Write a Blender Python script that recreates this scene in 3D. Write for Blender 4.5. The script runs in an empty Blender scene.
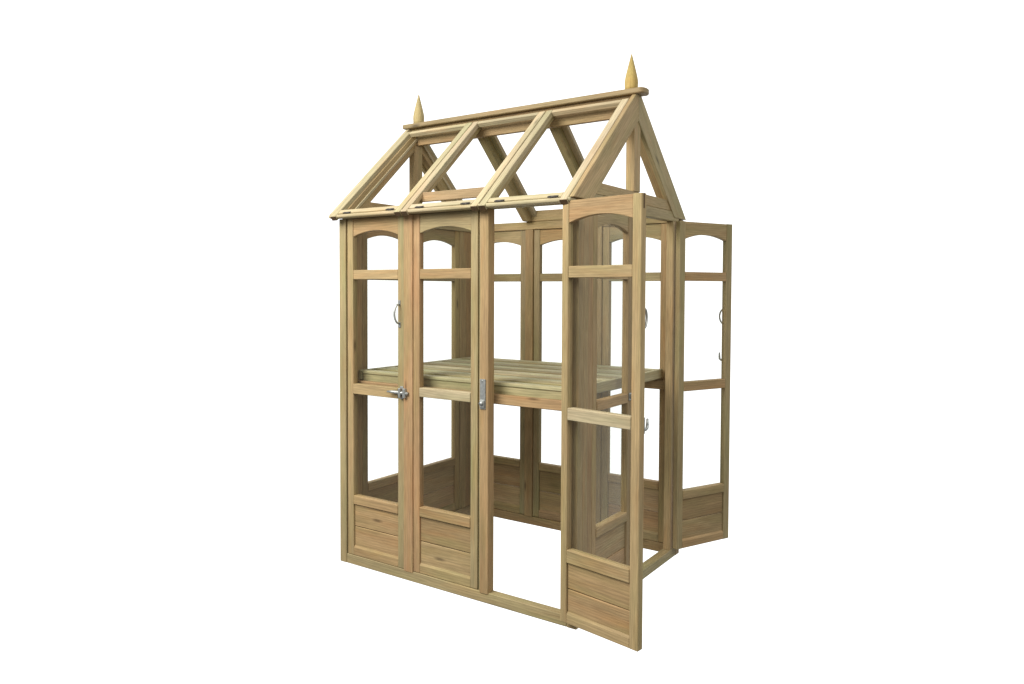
import bpy, bmesh, math, random
from mathutils import Vector, Matrix
random.seed(11)
S = bpy.context.scene
COL = S.collection
R = math.radians

# ------------------------------------------------------------------ materials
def new_mat(name):
    m = bpy.data.materials.new(name); m.use_nodes = True
    nt = m.node_tree; nt.nodes.clear()
    return m, nt, nt.nodes, nt.links

def wood_material():
    m, nt, N, L = new_mat('treated_softwood')
    out = N.new('ShaderNodeOutputMaterial'); b = N.new('ShaderNodeBsdfPrincipled')
    L.new(b.outputs[0], out.inputs[0])
    gc = N.new('ShaderNodeAttribute'); gc.attribute_name = 'grain'
    ca = N.new('ShaderNodeAttribute'); ca.attribute_name = 'timber'
    def mapping(sc):
        n = N.new('ShaderNodeMapping'); n.inputs['Scale'].default_value = sc
        L.new(gc.outputs['Vector'], n.inputs['Vector']); return n
    def noise(mp, scale, detail=3, rough=.55, dist=0):
        n = N.new('ShaderNodeTexNoise'); n.inputs['Scale'].default_value = scale
        n.inputs['Detail'].default_value = detail; n.inputs['Roughness'].default_value = rough
        n.inputs['Distortion'].default_value = dist
        L.new(mp.outputs[0], n.inputs['Vector']); return n
    def ramp(src, a, bb, ca_, cb_):
        n = N.new('ShaderNodeMapRange'); n.inputs['From Min'].default_value = a; n.inputs['From Max'].default_value = bb
        n.inputs['To Min'].default_value = ca_; n.inputs['To Max'].default_value = cb_
        L.new(src, n.inputs['Value']); return n
    def math_(op, x, y=None, v=None):
        n = N.new('ShaderNodeMath'); n.operation = op; L.new(x, n.inputs[0])
        if y is not None: L.new(y, n.inputs[1])
        if v is not None: n.inputs[1].default_value = v
        return n
    # growth rings: bands across the board bent by a slow noise along it
    slow = noise(mapping((1.1, 7, 7)), 1.0, 2, .5)
    sep = N.new('ShaderNodeSeparateXYZ'); L.new(gc.outputs['Vector'], sep.inputs[0])
    across = math_('ADD', sep.outputs['Y'], math_('MULTIPLY', sep.outputs['Z'], v=.85).outputs[0])
    ph = math_('ADD', math_('MULTIPLY', across.outputs[0], v=560).outputs[0],
               math_('MULTIPLY', slow.outputs['Fac'], v=34).outputs[0])
    ring = math_('SINE', ph.outputs[0])
    ringm = ramp(math_('POWER', ramp(ring.outputs[0], -1, 1, 0, 1).outputs[0], v=2.6).outputs[0], 0, 1, 1.03, .90)
    fine = noise(mapping((13, 300, 300)), 1.0, 4, .6)
    finem = ramp(fine.outputs['Fac'], .32, .68, .80, 1.16)
    broad = noise(mapping((2.0, 22, 22)), 1.0, 3, .6)
    broadm = ramp(broad.outputs['Fac'], .3, .7, .84, 1.13)
    # knots
    vor = N.new('ShaderNodeTexVoronoi'); vor.inputs['Scale'].default_value = 1
    L.new(mapping((2.1, 9, 9)).outputs[0], vor.inputs['Vector'])
    kn = ramp(vor.outputs['Distance'], .03, .10, .45, 1.0)
    # stain blotches of the pressure treatment: greener and redder patches
    st = noise(mapping((1.6, 9, 9)), 1.3, 2, .5)
    mixg = N.new('ShaderNodeMix'); mixg.data_type = 'RGBA'; mixg.blend_type = 'MULTIPLY'
    L.new(ramp(st.outputs['Fac'], .45, .75, 0, .75).outputs[0], mixg.inputs['Factor'])
    L.new(ca.outputs['Color'], mixg.inputs['A']); mixg.inputs['B'].default_value = (.80, .93, .80, 1)
    st2 = noise(mapping((1.9, 13, 13)), 1.7, 2, .5, .3)
    mixr = N.new('ShaderNodeMix'); mixr.data_type = 'RGBA'; mixr.blend_type = 'MULTIPLY'
    L.new(ramp(st2.outputs['Fac'], .5, .78, 0, .7).outputs[0], mixr.inputs['Factor'])
    L.new(mixg.outputs['Result'], mixr.inputs['A']); mixr.inputs['B'].default_value = (1.0, .84, .72, 1)
    mul = math_('MULTIPLY', math_('MULTIPLY', ringm.outputs[0], finem.outputs[0]).outputs[0],
                math_('MULTIPLY', broadm.outputs[0], kn.outputs[0]).outputs[0])
    vm = N.new('ShaderNodeVectorMath'); vm.operation = 'SCALE'
    L.new(mixr.outputs['Result'], vm.inputs[0]); L.new(mul.outputs[0], vm.inputs['Scale'])
    L.new(vm.outputs[0], b.inputs['Base Color'])
    L.new(ramp(fine.outputs['Fac'], .3, .7, .74, .6).outputs[0], b.inputs['Roughness'])
    b.inputs['Specular IOR Level'].default_value = .25
    bump = N.new('ShaderNodeBump'); bump.inputs['Strength'].default_value = .35; bump.inputs['Distance'].default_value = .0015
    L.new(math_('ADD', fine.outputs['Fac'], math_('MULTIPLY', ring.outputs[0], v=.25).outputs[0]).outputs[0], bump.inputs['Height'])
    L.new(bump.outputs[0], b.inputs['Normal'])
    return m
WOOD = wood_material()

def metal_material(name, col, rough):
    m, nt, N, L = new_mat(name)
    out = N.new('ShaderNodeOutputMaterial'); b = N.new('ShaderNodeBsdfPrincipled'); L.new(b.outputs[0], out.inputs[0])
    tc = N.new('ShaderNodeTexCoord'); n = N.new('ShaderNodeTexNoise'); n.inputs['Scale'].default_value = 90
    L.new(tc.outputs['Object'], n.inputs['Vector'])
    cr = N.new('ShaderNodeValToRGB')
    cr.color_ramp.elements[0].position = .3; cr.color_ramp.elements[1].position = .7
    cr.color_ramp.elements[0].color = (*[c*.72 for c in col], 1); cr.color_ramp.elements[1].color = (*col, 1)
    L.new(n.outputs['Fac'], cr.inputs[0]); L.new(cr.outputs[0], b.inputs['Base Color'])
    b.inputs['Metallic'].default_value = .75; b.inputs['Roughness'].default_value = rough
    return m
ZINC = metal_material('galvanised_steel', (.50, .52, .50), .42)
DARK = metal_material('darkened_steel', (.10, .09, .08), .5)

def glass_material():
    m, nt, N, L = new_mat('horticultural_glass')
    out = N.new('ShaderNodeOutputMaterial')
    tr = N.new('ShaderNodeBsdfTransparent'); tr.inputs['Color'].default_value = (.985, .992, .985, 1)
    gl = N.new('ShaderNodeBsdfGlossy'); gl.inputs['Roughness'].default_value = .03
    gl.inputs['Color'].default_value = (.62, .59, .53, 1)
    lw = N.new('ShaderNodeLayerWeight'); lw.inputs['Blend'].default_value = .5
    pw = N.new('ShaderNodeMath'); pw.operation = 'POWER'; pw.inputs[1].default_value = 5; L.new(lw.outputs['Facing'], pw.inputs[0])
    fr = N.new('ShaderNodeMath'); fr.operation = 'MULTIPLY_ADD'; fr.inputs[1].default_value = .96; fr.inputs[2].default_value = .04; L.new(pw.outputs[0], fr.inputs[0])
    # a faint unevenness and a little dust so the pane is not a perfect mirror
    tc = N.new('ShaderNodeTexCoord'); n = N.new('ShaderNodeTexNoise'); n.inputs['Scale'].default_value = 5
    L.new(tc.outputs['Object'], n.inputs['Vector'])
    bp = N.new('ShaderNodeBump'); bp.inputs['Strength'].default_value = .05; bp.inputs['Distance'].default_value = .01
    L.new(n.outputs['Fac'], bp.inputs['Height']); L.new(bp.outputs[0], gl.inputs['Normal'])
    mx = N.new('ShaderNodeMixShader'); L.new(fr.outputs[0], mx.inputs[0])
    L.new(tr.outputs[0], mx.inputs[1]); L.new(gl.outputs[0], mx.inputs[2]); L.new(mx.outputs[0], out.inputs[0])
    return m
GLASS = glass_material()

# ------------------------------------------------------------------ timber tones (real colours of the boards)
GREEN = (.362, .288, .150)
TAN = (.398, .290, .147)
WARM = (.400, .270, .134)
PINK = (.410, .262, .135)
PALE = (.460, .385, .240)
BROWN = (.335, .232, .114)
YELLOW = (.480, .350, .120)
def tone(*opts):
    c = random.choice(opts); k = random.uniform(.82, 1.14)
    return (c[0]*k, c[1]*k*random.uniform(.97, 1.03), c[2]*k*random.uniform(.93, 1.07))

# ------------------------------------------------------------------ mesh helpers
class MB:
    """collects boards into one mesh; every vertex carries its grain coordinate and its board's colour"""
    def __init__(s):
        s.v = []; s.f = []; s.g = []; s.c = []; s.sm = []
    def add(s, bm, M, axis, col, smooth=False):
        off = (random.uniform(0, 50), random.uniform(0, 5), random.uniform(0, 5))
        o = {'x': (0, 1, 2), 'y': (1, 0, 2), 'z': (2, 0, 1)}[axis]
        base = len(s.v); bm.verts.index_update()
        for v in bm.verts:
            s.g.append((v.co[o[0]]+off[0], v.co[o[1]]+off[1], v.co[o[2]]+off[2]))
            s.v.append(tuple(M @ v.co)); s.c.append((*col, 1))
        for f in bm.faces:
            s.f.append([base+v.index for v in f.verts]); s.sm.append(smooth)
        bm.free()
    def box(s, x0, x1, y0, y1, z0, z1, axis='z', col=TAN, bev=.0022, M=Matrix(), seg=1):
        bm = bmesh.new(); bmesh.ops.create_cube(bm, size=1)
        for v in bm.verts:
            v.co = Vector(((x0+x1)/2+v.co.x*(x1-x0), (y0+y1)/2+v.co.y*(y1-y0), (z0+z1)/2+v.co.z*(z1-z0)))
        if bev: bmesh.ops.bevel(bm, geom=bm.edges[:], offset=bev, segments=seg, profile=.5, affect='EDGES')
        s.add(bm, M, axis, col)
    def prism(s, pts, d0, d1, plane='xz', axis='x', col=TAN, bev=.002, M=Matrix()):
        bm = bmesh.new()
        def P(a, b, d): return {'xz': (a, d, b), 'yz': (d, a, b), 'xy': (a, b, d)}[plane]
        lo = [bm.verts.new(P(a, b, d0)) for a, b in pts]; hi = [bm.verts.new(P(a, b, d1)) for a, b in pts]
        bm.faces.new(lo); bm.faces.new(hi[::-1]); n = len(pts)
        for i in range(n): bm.faces.new((lo[i], hi[i], hi[(i+1) % n], lo[(i+1) % n]))
        bmesh.ops.recalc_face_normals(bm, faces=bm.faces[:])
        if bev:
            ed = [e for e in bm.edges if len(e.link_faces) == 2 and e.calc_face_angle() > .5]
            bmesh.ops.bevel(bm, geom=ed, offset=bev, segments=1, affect='EDGES')
        s.add(bm, M, axis, col)
    def lathe(s, prof, cx, cy, n=24, col=TAN):
        bm = bmesh.new(); rings = []
        for r, z in prof:
            rings.append([bm.verts.new((cx+r*math.cos(2*math.pi*k/n), cy+r*math.sin(2*math.pi*k/n), z)) for k in range(n)])
        for a, b in zip(rings, rings[1:]):
            for k in range(n): bm.faces.new((a[k], a[(k+1) % n], b[(k+1) % n], b[k]))
        bm.faces.new(rings[0][::-1]); bm.faces.new(rings[-1])
        s.add(bm, Matrix(), 'z', col, True)
    def tube(s, pts, r, n=10, col=TAN, M=Matrix()):
        bm = bmesh.new(); rings = []; pts = [Vector(p) for p in pts]; up = None
        rr = r if isinstance(r, (list, tuple)) else [r]*len(pts)
        for i, p in enumerate(pts):
            t = (pts[min(i+1, len(pts)-1)]-pts[max(i-1, 0)]).normalized()
            if up is None: up = t.orthogonal().normalized()
            up = (up - t*up.dot(t)).normalized(); w = t.cross(up)
            rings.append([bm.verts.new(p+(up*math.cos(2*math.pi*k/n)+w*math.sin(2*math.pi*k/n))*rr[i]) for k in range(n)])
        for a, b in zip(rings, rings[1:]):
            for k in range(n): bm.faces.new((a[k], a[(k+1) % n], b[(k+1) % n], b[k]))
        bm.faces.new(rings[0][::-1]); bm.faces.new(rings[-1])
        bmesh.ops.recalc_face_normals(bm, faces=bm.faces[:])
        s.add(bm, M, 'x', col, True)
    def build(s, name, mat=None, parent=None, label=None):
        me = bpy.data.meshes.new(name); me.from_pydata(s.v, [], s.f)
        a = me.attributes.new('grain', 'FLOAT_VECTOR', 'POINT'); a.data.foreach_set('vector', [x for g in s.g for x in g])
        c = me.attributes.new('timber', 'FLOAT_COLOR', 'POINT'); c.data.foreach_set('color', [x for g in s.c for x in g])
        me.polygons.foreach_set('use_smooth', s.sm); me.update()
        me.materials.append(mat or WOOD)
        o = bpy.data.objects.new(name, me); COL.objects.link(o)
        if parent: o.parent = parent
        if label: o['label'] = label
        return o

def board(name, parent, x0, x1, y0, y1, z0, z1, axis, col, bev=.0022, seg=1, mat=None, label=None):
    m = MB(); m.box(x0, x1, y0, y1, z0, z1, axis, col, bev, seg=seg)
    return m.build(name, mat, parent, label)

def copy_tree(o, parent=None):
    c = o.copy(); COL.objects.link(c); c.parent = parent
    for ch in [k for k in COL.objects if k.parent == o]: copy_tree(ch, c)
    return c

# ------------------------------------------------------------------ dimensions (metres)
W, D = 1.49, 1.195
SILL = .052
TOP = 1.8795          # top of the glazed panels
PW = .411            # width of one glazed panel
K = .92              # roof slope
Y0, Z0 = -.060, 1.895    # roof top plane: z = Z0 + K (y - Y0)
MID = D/2
TH = math.atan(K)

house = bpy.data.objects.new('greenhouse', None); COL.objects.link(house)
house['label'] = 'tall timber greenhouse with bare gable roof frame, arched glazed panels and two open doors'
house['category'] = 'greenhouse'

# ------------------------------------------------------------------ glazed panels and doors
ST, TK = .043, .034  # stile width, thickness
def hardware_handle(parent, x, z0, z1, side):
    """D shaped pull on the outer face (local y = 0, outwards is -y)"""
    m = MB(); pts = []
    for i in range(25):
        t = i/24; a = math.pi*t
        pts.append((x+side*.004*math.sin(a), -.003-.032*math.sin(a)**.38, z0+.012+(z1-z0-.024)*t))
    m.tube(pts, .0050)
    for z in (z0+.006, z1-.006):
        m.box(x-.007, x+.007, -.004, .0005, z-.014, z+.014, 'z', bev=.0015)
    return m.build('handle', ZINC, parent)
def hardware_latch(parent, x, z, closed, s=1):
    """toggle latch on the free stile at local x, s = direction towards the post"""
    m = MB()
    a, b = sorted((x-s*.012, x+s*.012))
    m.box(a, b, -.004, .0005, z-.032, z+.034, 'z', bev=.001)            # back plate
    if closed:
        m.box(x-.006, x+.009, -.026, -.004, z-.024, z+.026, 'z', bev=.002)  # staple
        m.tube([(x-s*.078, -.028, z+.004), (x-s*.05, -.022, z+.004), (x-s*.012, -.015, z+.002), (x+s*.052, -.013, z)], [.004, .0075, .0095, .009])
        m.box(x+s*.030-.009, x+s*.030+.009, -.024, -.004, z-.024, z+.026, 'z', bev=.003)
        m.box(x+s*.030-.014, x+s*.030+.014, -.0048, -.0005, z-.032, z+.034, 'z', bev=.001)
    else:
        m.tube([(x, -.003, z-.018), (x, -.026, z-.019), (x, -.036, z-.014), (x, -.038, z), (x, -.038, z+.024)], [.0075, .007, .0065, .006, .0045])
    return m.build('latch', ZINC, parent)

def glazed_leaf(name, x0, x1, z0, z1, parent, cols=None, label=None, st2=ST, low=(.355, .400), mid=(.957, 1.003)):
    """a leaf in its own frame: outer face local y=0, inner face y=TK"""
    c = cols or {}
    g = lambda k, *o: c.get(k) or tone(*o)
    m = MB()
    m.box(x0, x0+ST, 0, TK, z0, z1, 'z', g('stile', GREEN, TAN, WARM))
    m.box(x1-st2, x1, 0, TK, z0, z1, 'z', g('stile2', GREEN, TAN, TAN))
    leaf = m.build(name, None, parent, label)
    a, b = x0+ST+.0005, x1-st2-.0005
    # arched head rail
    sp, ap = z1-.097, z1-.069
    n = 18; pts = [(a, z1-.001), (a, sp)]
    for i in range(1, n):
        t = i/n; pts.append((a+(b-a)*t, sp+(ap-sp)*(1-(2*t-1)**2)))
    pts += [(b, sp), (b, z1-.001)]
    m = MB(); m.prism(pts, .003, TK-.003, 'xz', 'x', g('arch', WARM, TAN, GREEN), .0015); m.build('arched_head_rail', None, leaf)
    board('transom', leaf, a, b, .001, TK-.001, 1.553, 1.603, 'x', g('tr', WARM, TAN, GREEN))
    board('middle_rail', leaf, a, b, -.003, TK+.002, mid[0], mid[1], 'x', g('mr', TAN, TAN, GREEN))
    board('lower_rail', leaf, a, b, -.003, TK+.003, low[0], low[1], 'x', g('lr', WARM, TAN), .003)
    # bottom panel: two boards with a groove between, set back
    m = MB()
    zb = z0+.050; zm = (zb+low[0])/2-.008
    m.box(a, b, .009, TK-.009, zb-.004, zm-.0015, 'x', g('p1', TAN, WARM), .003)
    m.box(a, b, .009, TK-.009, zm+.0015, low[0]+.002, 'x', g('p2', TAN, BROWN), .003)
    m.build('bottom_panel', None, leaf)
    m = MB()
    m.prism([(0.001, z0+.0005), (TK-.001, z0+.0005), (TK-.001, z0+.040), (TK-.010, z0+.052), (.010, z0+.052), (.001, z0+.040)], a, b, 'yz', 'x', g('br', TAN, WARM), .001)
    m.build('bottom_rail', None, leaf)
    for q0, q1 in ((low[1]-.002, mid[0]+.002), (mid[1]-.002, 1.558), (1.600, ap+.004)):
        mm = MB(); mm.box(a-.004, b+.004, TK/2-.0015, TK/2+.0015, q0, q1, bev=0); mm.build('glass_pane', GLASS, leaf)
    return leaf

def place(o, x, y, rot, z=0):
    o.location = (x, y, z); o.rotation_euler = (0, 0, R(rot))

# front wall (outer face y = 0): closed door, fixed panel, open door
fd = glazed_leaf('door', 0, PW, SILL+.002, TOP, house, dict(arch=WARM, mr=TAN, lr=WARM, p1=WARM, p2=WARM, stile=TAN, stile2=GREEN, br=WARM, tr=TAN), 'closed door with a steel pull and toggle latch', low=(.333, .380), mid=(.935, .989))
place(fd, .0585, .004, 0); hardware_handle(fd, PW-.030, 1.312, 1.437, -1); hardware_latch(fd, PW-.014, .968, True, 1)
fp = glazed_leaf('fixed_panel', 0, PW, SILL+.002, TOP, house, dict(arch=GREEN, mr=PALE, lr=WARM, p1=TAN, p2=BROWN, stile=PINK, stile2=GREEN, br=TAN, tr=WARM), low=(.345, .394))
place(fp, .5290, .006, 0)
DW = .410
od = glazed_leaf('door', -DW, 0, .044, 1.886, house, dict(arch=WARM, mr=PALE, lr=TAN, p1=WARM, p2=WARM, stile=TAN, stile2=TAN, br=TAN, tr=TAN), 'near door swung wide open', .035, (.312, .369), (.937, .990))
place(od, 1.4385, -.012, 170.2); hardware_handle(od, -DW+.014, 1.335, 1.440, 1); hardware_latch(od, -DW+.012, .955, False, -1)
m = MB(); m.box(-DW-.0012, -DW+.001, .013, .022, 1.826, 1.886, 'z', (.11, .07, .035), 0); m.build('tenon_slot_strip', None, od)  # thin dark strip stands in for the shade inside the tenon slot
# right gable (outer face x = W, local x runs back): fixed panel and open door
gp = glazed_leaf('fixed_panel', 0, PW, SILL+.002, TOP, house, dict(arch=TAN, mr=WARM, lr=TAN, stile2=BROWN), mid=(.944, .990))
place(gp, W-.006, .146, 90)
m = MB(); m.box(PW-.035, PW-.008, -.006, 0, .955, .992, bev=.001); m.box(PW-.026, PW-.012, -.018, -.005, .962, .985, bev=.002)
m.build('latch_keeper', ZINC, gp)
rd = glazed_leaf('door', -.405, 0, .060, 1.881, house, dict(arch=TAN, mr=WARM, lr=TAN, stile=GREEN, stile2=GREEN, p1=TAN, p2=BROWN), 'far door swung wide open', low=(.336, .384), mid=(.940, .992))
place(rd, W+.004, 1.085, 90+155); hardware_handle(rd, -.405+.020, 1.295, 1.405, 1); hardware_latch(rd, -.405+.018, 1.115, False, -1)
# back wall (outer face y = D)
for i, x in enumerate((1.420, .934, .464)):
    place(glazed_leaf('fixed_panel', 0, PW, SILL+.002, TOP, house), x, D-.006, 180)
# left gable (outer face x = 0)
for y in (.545, 1.010):
    place(glazed_leaf('fixed_panel', 0, PW, SILL+.002, TOP, house), .006, y, -90)

# ------------------------------------------------------------------ frame: posts, sills, plates
for x, y, c in ((0, 0, GREEN), (W-.05, 0, TAN), (W-.05, D-.05, TAN), (0, D-.05, BROWN)):
    board('corner_post', house, x, x+.05, y, y+.05, -.050 if (x == 0 and y > 0) else 0, 1.8803, 'z', c)
# sills between the corner posts
board('sill', house, .0505, W-.0505, .001, .049, 0, SILL, 'x', GREEN, .003)
board('sill', house, .0505, W-.0505, D-.049, D-.001, 0, SILL, 'x', BROWN, .003)
board('sill', house, .001, .049, .0505, D-.0505, -.012, SILL, 'y', TAN, .003)
board('sill', house, W-.049, W-.001, .0505, D-.0505, 0, SILL, 'y', GREEN, .003)
# mullions
m = MB(); m.box(.471, .5315, -.002, .046, SILL-.006, 1.8803, 'z', PINK); m.build('mullion', None, house)
m = MB(); m.box(.960, 1.009, -.004, .046, SILL-.006, 1.8803, 'z', WARM); m.box(.9445, .9595, .010, .040, SILL, 1.8803, 'z', GREEN)
mp = m.build('door_post', None, house)
for x0, x1, c in ((.4655, .5215, BROWN), (.9355, 1.0075, TAN)):
    m = MB(); m.box(x0, x1, D-.052, D-.004, SILL, 1.8803, 'z', c); m.build('mullion', None, house)
m = MB(); m.box(.002, .044, .5465, .5975, SILL, 1.8803, 'z', TAN); m.build('mullion', None, house)
m = MB(); m.box(W-.044, W-.002, .5585, .6085, SILL, 1.8803, 'z', TAN); m.build('mullion', None, house)
# filler strips beside the corner posts
def strips(y0, y1, n, xa, xb):
    w = (y1-y0)/n
    for i in range(n):
        m = MB(); m.box(xa+.003*(i % 2), xb-.003*(i % 2), y0+i*w+.0006, y0+(i+1)*w-.0006, SILL, 1.8803, 'z', (TAN, WARM)[i % 2]); m.build('filler_strip', None, house)
strips(.0505, .1450, 2, W-.042, W-.002); strips(1.064, D-.0505, 2, W-.042, W-.002)
strips(.0505, .1335, 2, .004, .044); strips(1.011, D-.0505, 2, .004, .044)
board('filler_strip', house, .0505, .0578, .012, .040, SILL, 1.88, 'z', BROWN, .001)
board('filler_strip', house, 1.4215, 1.4395, D-.044, D-.006, SILL, 1.88, 'z', TAN, .001)
board('filler_strip', house, .0503, .0520, D-.044, D-.006, SILL, 1.88, 'z', TAN, .001)
# wall plates
board('wall_plate', house, .0205, W-.0205, .002, .049, 1.8806, 1.930, 'x', GREEN)
board('wall_plate', house, .0205, W-.0205, D-.049, D-.002, 1.8806, 1.930, 'x', TAN)
for xa in (.002, W-.049):
    board('gable_tie', house, xa, xa+.047, .050, D-.050, 1.8806, 1.933, 'y', GREEN)
    board('gable_tie', house, xa+.004, xa+.043, .120, D-.120, 1.9345, 1.990, 'y', TAN)
board('header_board', house, .5295, .9635, .058, .080, 1.947, 1.994, 'x', (.35, .245, .135))
board('header_board', house, .500, 1.000, D-.052, D-.028, 1.9315, 1.998, 'x', TAN)
# eave boards, round nosed
board('eave_board', house, -.024, W-.012, -.056, -.0005, 1.8812, 1.9, 'x', PALE, .007, 3)
board('eave_board', house, -.024, W-.012, D+.0005, D+.056, 1.8812, 1.9, 'x', PALE, .007, 3)

# keeper plate on the door post
m = MB()
m.box(.963, .996, -.009, -.004, .933, 1.076, bev=.001); m.box(.966, .993, -.017, -.008, .940, .978, bev=.003)
m.tube([(.979, -.016, .962), (.979, -.024, .962)], .010, 14); m.tube([(.979, -.008, 1.067), (.979, -.011, 1.067)], .004, 10)
m.build('latch_keeper', ZINC, mp)

# ------------------------------------------------------------------ roof
def slope_matrix(front):
    """local x along the building, local y up the slope from the eave, local z out of the roof (0 = top plane)"""
    M = Matrix.Translation((0, Y0, Z0)) @ Matrix.Rotation(TH, 4, 'X')
    if not front: M = Matrix.Translation((0, D, 0)) @ Matrix.Diagonal((1, -1, 1, 1)) @ M
    return M
RUN = (MID-.012-Y0)/math.cos(TH)            # slope length of a rafter
SW = .0385
LT = .028                                   # thickness of a roof light
def sbox(name, parent, front, x0, x1, u0, u1, n0, n1, axis, col, bev=.0022, label=None, mat=None):
    m = MB(); m.box(x0, x1, u0, u1, n0, n1, axis, col, bev, slope_matrix(front))
    if not front: m.f = [f[::-1] for f in m.f]
    return m.build(name, mat, parent, label)
def rafter(name, front, x0, x1, top, depth, foot, col):
    """board on edge, plumb cut at the ridge and level cut at its foot; top = vertical drop below the roof plane"""
    c = math.cos(TH); e = MID-.0008 if name == 'barge_board' else MID-.0145
    zt = lambda y: Z0+K*(y-Y0)-top
    yt = Y0+(foot-Z0+top)/K; yb = yt+depth/c/K
    pts = [(yt, foot), (yb, foot), (e, zt(e)-depth/c), (e, zt(e))]
    if name == 'barge_board': pts[2:] = [(e, zt(e)-depth/c), (e, 2.4685), (Y0+(2.4685-Z0+top)/K, 2.4685)]
    if not front: pts = [(D-y, z) for y, z in pts]
    # grain runs up the slope: build flat in the slope frame
    Mi = slope_matrix(front).inverted()
    q = [(Mi @ Vector((0, y, z))) for y, z in pts]
    m = MB(); m.prism([(p.y, p.z) for p in q], x0, x1, 'yz', 'y', col, .0022, slope_matrix(front))
    if not front: m.f = [f[::-1] for f in m.f]
    return m.build(name, None, house)
for front in (True, False):
    for x in (-.024, W-.022):
        rafter('barge_board', front, x, x+.024, .003, .115, 1.9005, (PALE if x < 0 else TAN) if front else GREEN)
    for x in (.0005, W-.0685):
        rf = rafter('rafter', front, x, x+.046, .0305+.004, .078, 1.9345, TAN)
        xs = x+.0465 if x < .5 else x-.0085
        sbox('glazing_stop', rf, front, xs, xs+.008, .07, RUN-.06, -LT-.040, -LT-.026, 'y', PALE, .001)
    for x in ((.505, .988) if front else (.490, .975)):
        rafter('rafter', front, x-.0235, x+.0235, .0305+.004, (.034 if front else .048), 1.9315, GREEN)
    for x0, x1 in ((.0015, .5015), (.5085, .9845), (.9915, 1.4665)):
        M = slope_matrix(front); m = MB()
        u0, u1 = (.006, RUN-.066)
        m.box(x0, x0+SW, u0-.014, u1, -LT, 0, 'y', tone(PALE), .0025, M)
        m.box(x1-SW, x1, u0-.014, u1, -LT, 0, 'y', tone(PALE), .0025, M)
        m.box(x0+SW+.0003, x1-SW-.0003, u1-.024, u1-.0005, -LT+.001, -.001, 'x', tone(PALE), .0022, M)
        m.box(x0+SW+.0003, x1-SW-.0003, u0+.012, u0+.042, -LT+.001, -.001, 'x', tone(PALE), .0022, M)
        for xs in (x0, x1-SW):      # dark end grain of the stiles
            m.box(xs+.0012, xs+SW-.0012, u0-.0165, u0-.0142, -LT+.001, -.0012, 'y', (.10, .06, .03), .0004, M)
        if not front: m.f = [f[::-1] for f in m.f]
        rl = m.build('roof_light', None, house)
        for hx in (x0+.110, x1-.080):
            m = MB(); m.box(hx-.025, hx+.025, .010, .024, -.0005, .0018, bev=.0005, M=M)
            m.tube([(hx-.025, .014, .002), (hx+.025, .014, .002)], .0032, 8, M=M)
            if not front: m.f = [f[::-1] for f in m.f]
            m.build('hinge', DARK, rl)
board('ridge_beam', house, .003, W-.003, MID-.014, MID+.014, 2.366, 2.4690, 'x', BROWN)
m = MB(); pts = []
for cxx, sg in ((W+.030, 1), (-.040, -1)):
    for k in range(11):
        a = math.pi*(k/10-.5); rx = .026 if sg > 0 else .003
        pts.append((cxx+sg*(rx*math.cos(a)-rx*.3), MID+sg*.046*math.sin(a)))
m.prism(pts, 2.4692, 2.4955, 'xy', 'x', (.310, .235, .125), .004); m.build('ridge_cap', None, house)
for xa in (.003, W-.050):
    board('king_post', house, xa, xa+.047, MID-.035, MID+.035, 1.991, 2.365, 'z', TAN)
for cx, c in ((.050, (.42, .34, .16)), (W-.040, YELLOW)):
    m = MB()
    m.lathe([(.0325, 2.4955), (.0328, 2.512), (.0338, 2.532), (.0332, 2.544), (.0312, 2.556), (.0252, 2.583), (.0178, 2.613), (.0108, 2.641), (.0055, 2.662), (.0015, 2.676)], cx, MID, 28, c)
    m.build('finial', None, house)

# ------------------------------------------------------------------ slatted bench inside
bench = bpy.data.objects.new('slatted_bench', None); COL.objects.link(bench)
bench.location = (0, 0, .008)
bench['label'] = 'wide slatted timber potting bench fixed at waist height inside the greenhouse'
bench['category'] = 'bench'
NB = 11; ya, yb = .088, 1.136; pitch = (yb-ya+.036)/NB
for i in range(NB):
    y = ya+i*pitch
    board('slat', bench, .0785, 1.3835, y, y+pitch-.036, 1.027 + .0015*(i % 2), 1.045 + .0025*(i % 2), 'x', tone(((.49, .44, .28), (.30, .25, .135), (.46, .42, .27), (.35, .295, .165))[i % 4]), .004)  # alternating pale and dark tones stand in for shaded gaps between slats
board('front_beam', bench, .0785, 1.3835, .094, .118, .985, 1.0265, 'x', (.40, .35, .19))
board('back_beam', bench, .0785, 1.3835, 1.108, 1.132, .985, 1.0265, 'x', TAN)
board('end_board', bench, .0560, .0780, ya, yb, .9950, 1.0465, 'y', (.42, .37, .22), .003)
board('end_board', bench, 1.3840, 1.4060, ya, yb, .9950, 1.0465, 'y', (.42, .37, .22), .003)
for x in (.085, .715, 1.355):
    board('cross_bearer', bench, x, x+.026, .1185, 1.1075, .985, 1.0265, 'y', GREEN)
board('support_rail', bench, .0505, 1.4300, .062, .0935, .943, .9900, 'x', PINK, .003)
board('support_rail', bench, .0505, 1.4300, 1.112, 1.138, .932, .9835, 'x', BROWN, .003)

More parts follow.
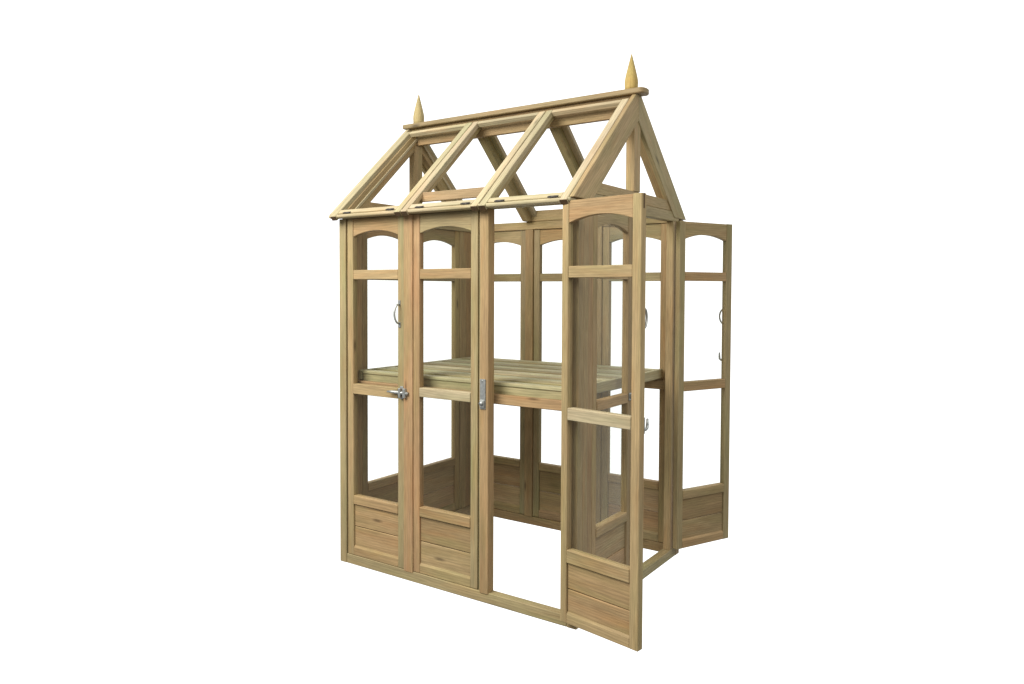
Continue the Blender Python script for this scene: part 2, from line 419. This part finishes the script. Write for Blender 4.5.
# ------------------------------------------------------------------ world: made-up glow, white ahead of the camera, dimmer added fill behind it
w = bpy.data.worlds.new('World'); S.world = w; w.use_nodes = True
nt = w.node_tree; N = nt.nodes; L = nt.links; N.clear()
out = N.new('ShaderNodeOutputWorld'); bg = N.new('ShaderNodeBackground'); L.new(bg.outputs[0], out.inputs[0])
tc = N.new('ShaderNodeTexCoord')
yaw = -.6007
def wm(op, a, b=None, v=None, v2=None):
    n = N.new('ShaderNodeMath'); n.operation = op
    if a is not None: L.new(a, n.inputs[0])
    if b is not None: L.new(b, n.inputs[1])
    if v is not None: n.inputs[1].default_value = v
    return n.outputs[0]
def wr(src, a, b):
    n = N.new('ShaderNodeMapRange'); n.interpolation_type = 'SMOOTHSTEP'
    n.inputs['From Min'].default_value = a; n.inputs['From Max'].default_value = b; L.new(src, n.inputs['Value']); return n.outputs[0]
dot = N.new('ShaderNodeVectorMath'); dot.operation = 'DOT_PRODUCT'
flat = N.new('ShaderNodeVectorMath'); flat.operation = 'MULTIPLY'; flat.inputs[1].default_value = (1, 1, 0)
nrm = N.new('ShaderNodeVectorMath'); nrm.operation = 'NORMALIZE'
L.new(tc.outputs['Generated'], flat.inputs[0]); L.new(flat.outputs[0], nrm.inputs[0]); L.new(nrm.outputs[0], dot.inputs[0])
dot.inputs[1].default_value = (math.sin(yaw), math.cos(yaw), 0)
sz = N.new('ShaderNodeSeparateXYZ'); L.new(tc.outputs['Generated'], sz.inputs[0])
az = wr(dot.outputs['Value'], .42, .57)
lo = wr(sz.outputs['Z'], -.70, -.55)
hi = wr(sz.outputs['Z'], .80, .60)
white = wm('MULTIPLY', wm('MULTIPLY', az, lo), hi)
up = wr(sz.outputs['Z'], .15, .75)
dim_fill = N.new('ShaderNodeMix'); dim_fill.data_type = 'FLOAT'
dim_fill.inputs['A'].default_value = .25; dim_fill.inputs['B'].default_value = 1.0; L.new(up, dim_fill.inputs['Factor'])
mx = N.new('ShaderNodeMix'); mx.data_type = 'FLOAT'; L.new(white, mx.inputs['Factor']); L.new(dim_fill.outputs[0], mx.inputs['A']); mx.inputs['B'].default_value = 1.5
L.new(mx.outputs[0], bg.inputs['Strength']); bg.inputs['Color'].default_value = (1, 1, 1, 1)

def area(name, loc, target, size, power, col=(1, 1, 1)):
    l = bpy.data.lights.new(name, 'AREA'); l.shape = 'DISK'; l.size = size; l.energy = power; l.color = col
    o = bpy.data.objects.new(name, l); COL.objects.link(o); o.location = loc
    o.rotation_euler = (Vector(target)-Vector(loc)).to_track_quat('-Z', 'Y').to_euler()
    return o
area('added_key_light', (-.3, -2.9, 3.6), (.8, .3, 1.1), 2.6, 222, (1, .965, .91))  # added key lamp, set close so its falloff leaves the back wall darker
area('added_side_fill', (4.2, -1.4, 3.0), (1.4, .5, 1.2), 1.6, 38, (1, .97, .93))  # added fill lamp that brightens the right gable and far door

# ------------------------------------------------------------------ camera
f, cx, cy, cz, cyaw, pitch_, roll = 755.432, 3.09774, -2.88300, 1.5, -.600658, -.0316153, .00366912
sx, sy = -3.30586, -28.29937
fw = Vector((math.sin(cyaw)*math.cos(pitch_), math.cos(cyaw)*math.cos(pitch_), math.sin(pitch_)))
r = Vector((math.cos(cyaw), -math.sin(cyaw), 0)); u = r.cross(fw)
c, s = math.cos(roll), math.sin(roll)
r2, u2 = c*r+s*u, -s*r+c*u
cam = bpy.data.cameras.new('Camera'); co = bpy.data.objects.new('Camera', cam); COL.objects.link(co)
Mx = Matrix((r2, u2, -fw)).transposed().to_4x4(); Mx.translation = (cx, cy, cz); co.matrix_world = Mx
cam.sensor_width = 36; cam.lens = f/1024*36; cam.clip_start = .05; cam.clip_end = 200
cam.shift_x = -sx/1024; cam.shift_y = sy/1024
S.camera = co
S.view_settings.view_transform = 'Standard'; S.view_settings.look = 'None'; S.view_settings.exposure = 0; S.view_settings.gamma = 1
S.render.engine = 'CYCLES'; S.cycles.transparent_max_bounces = 32
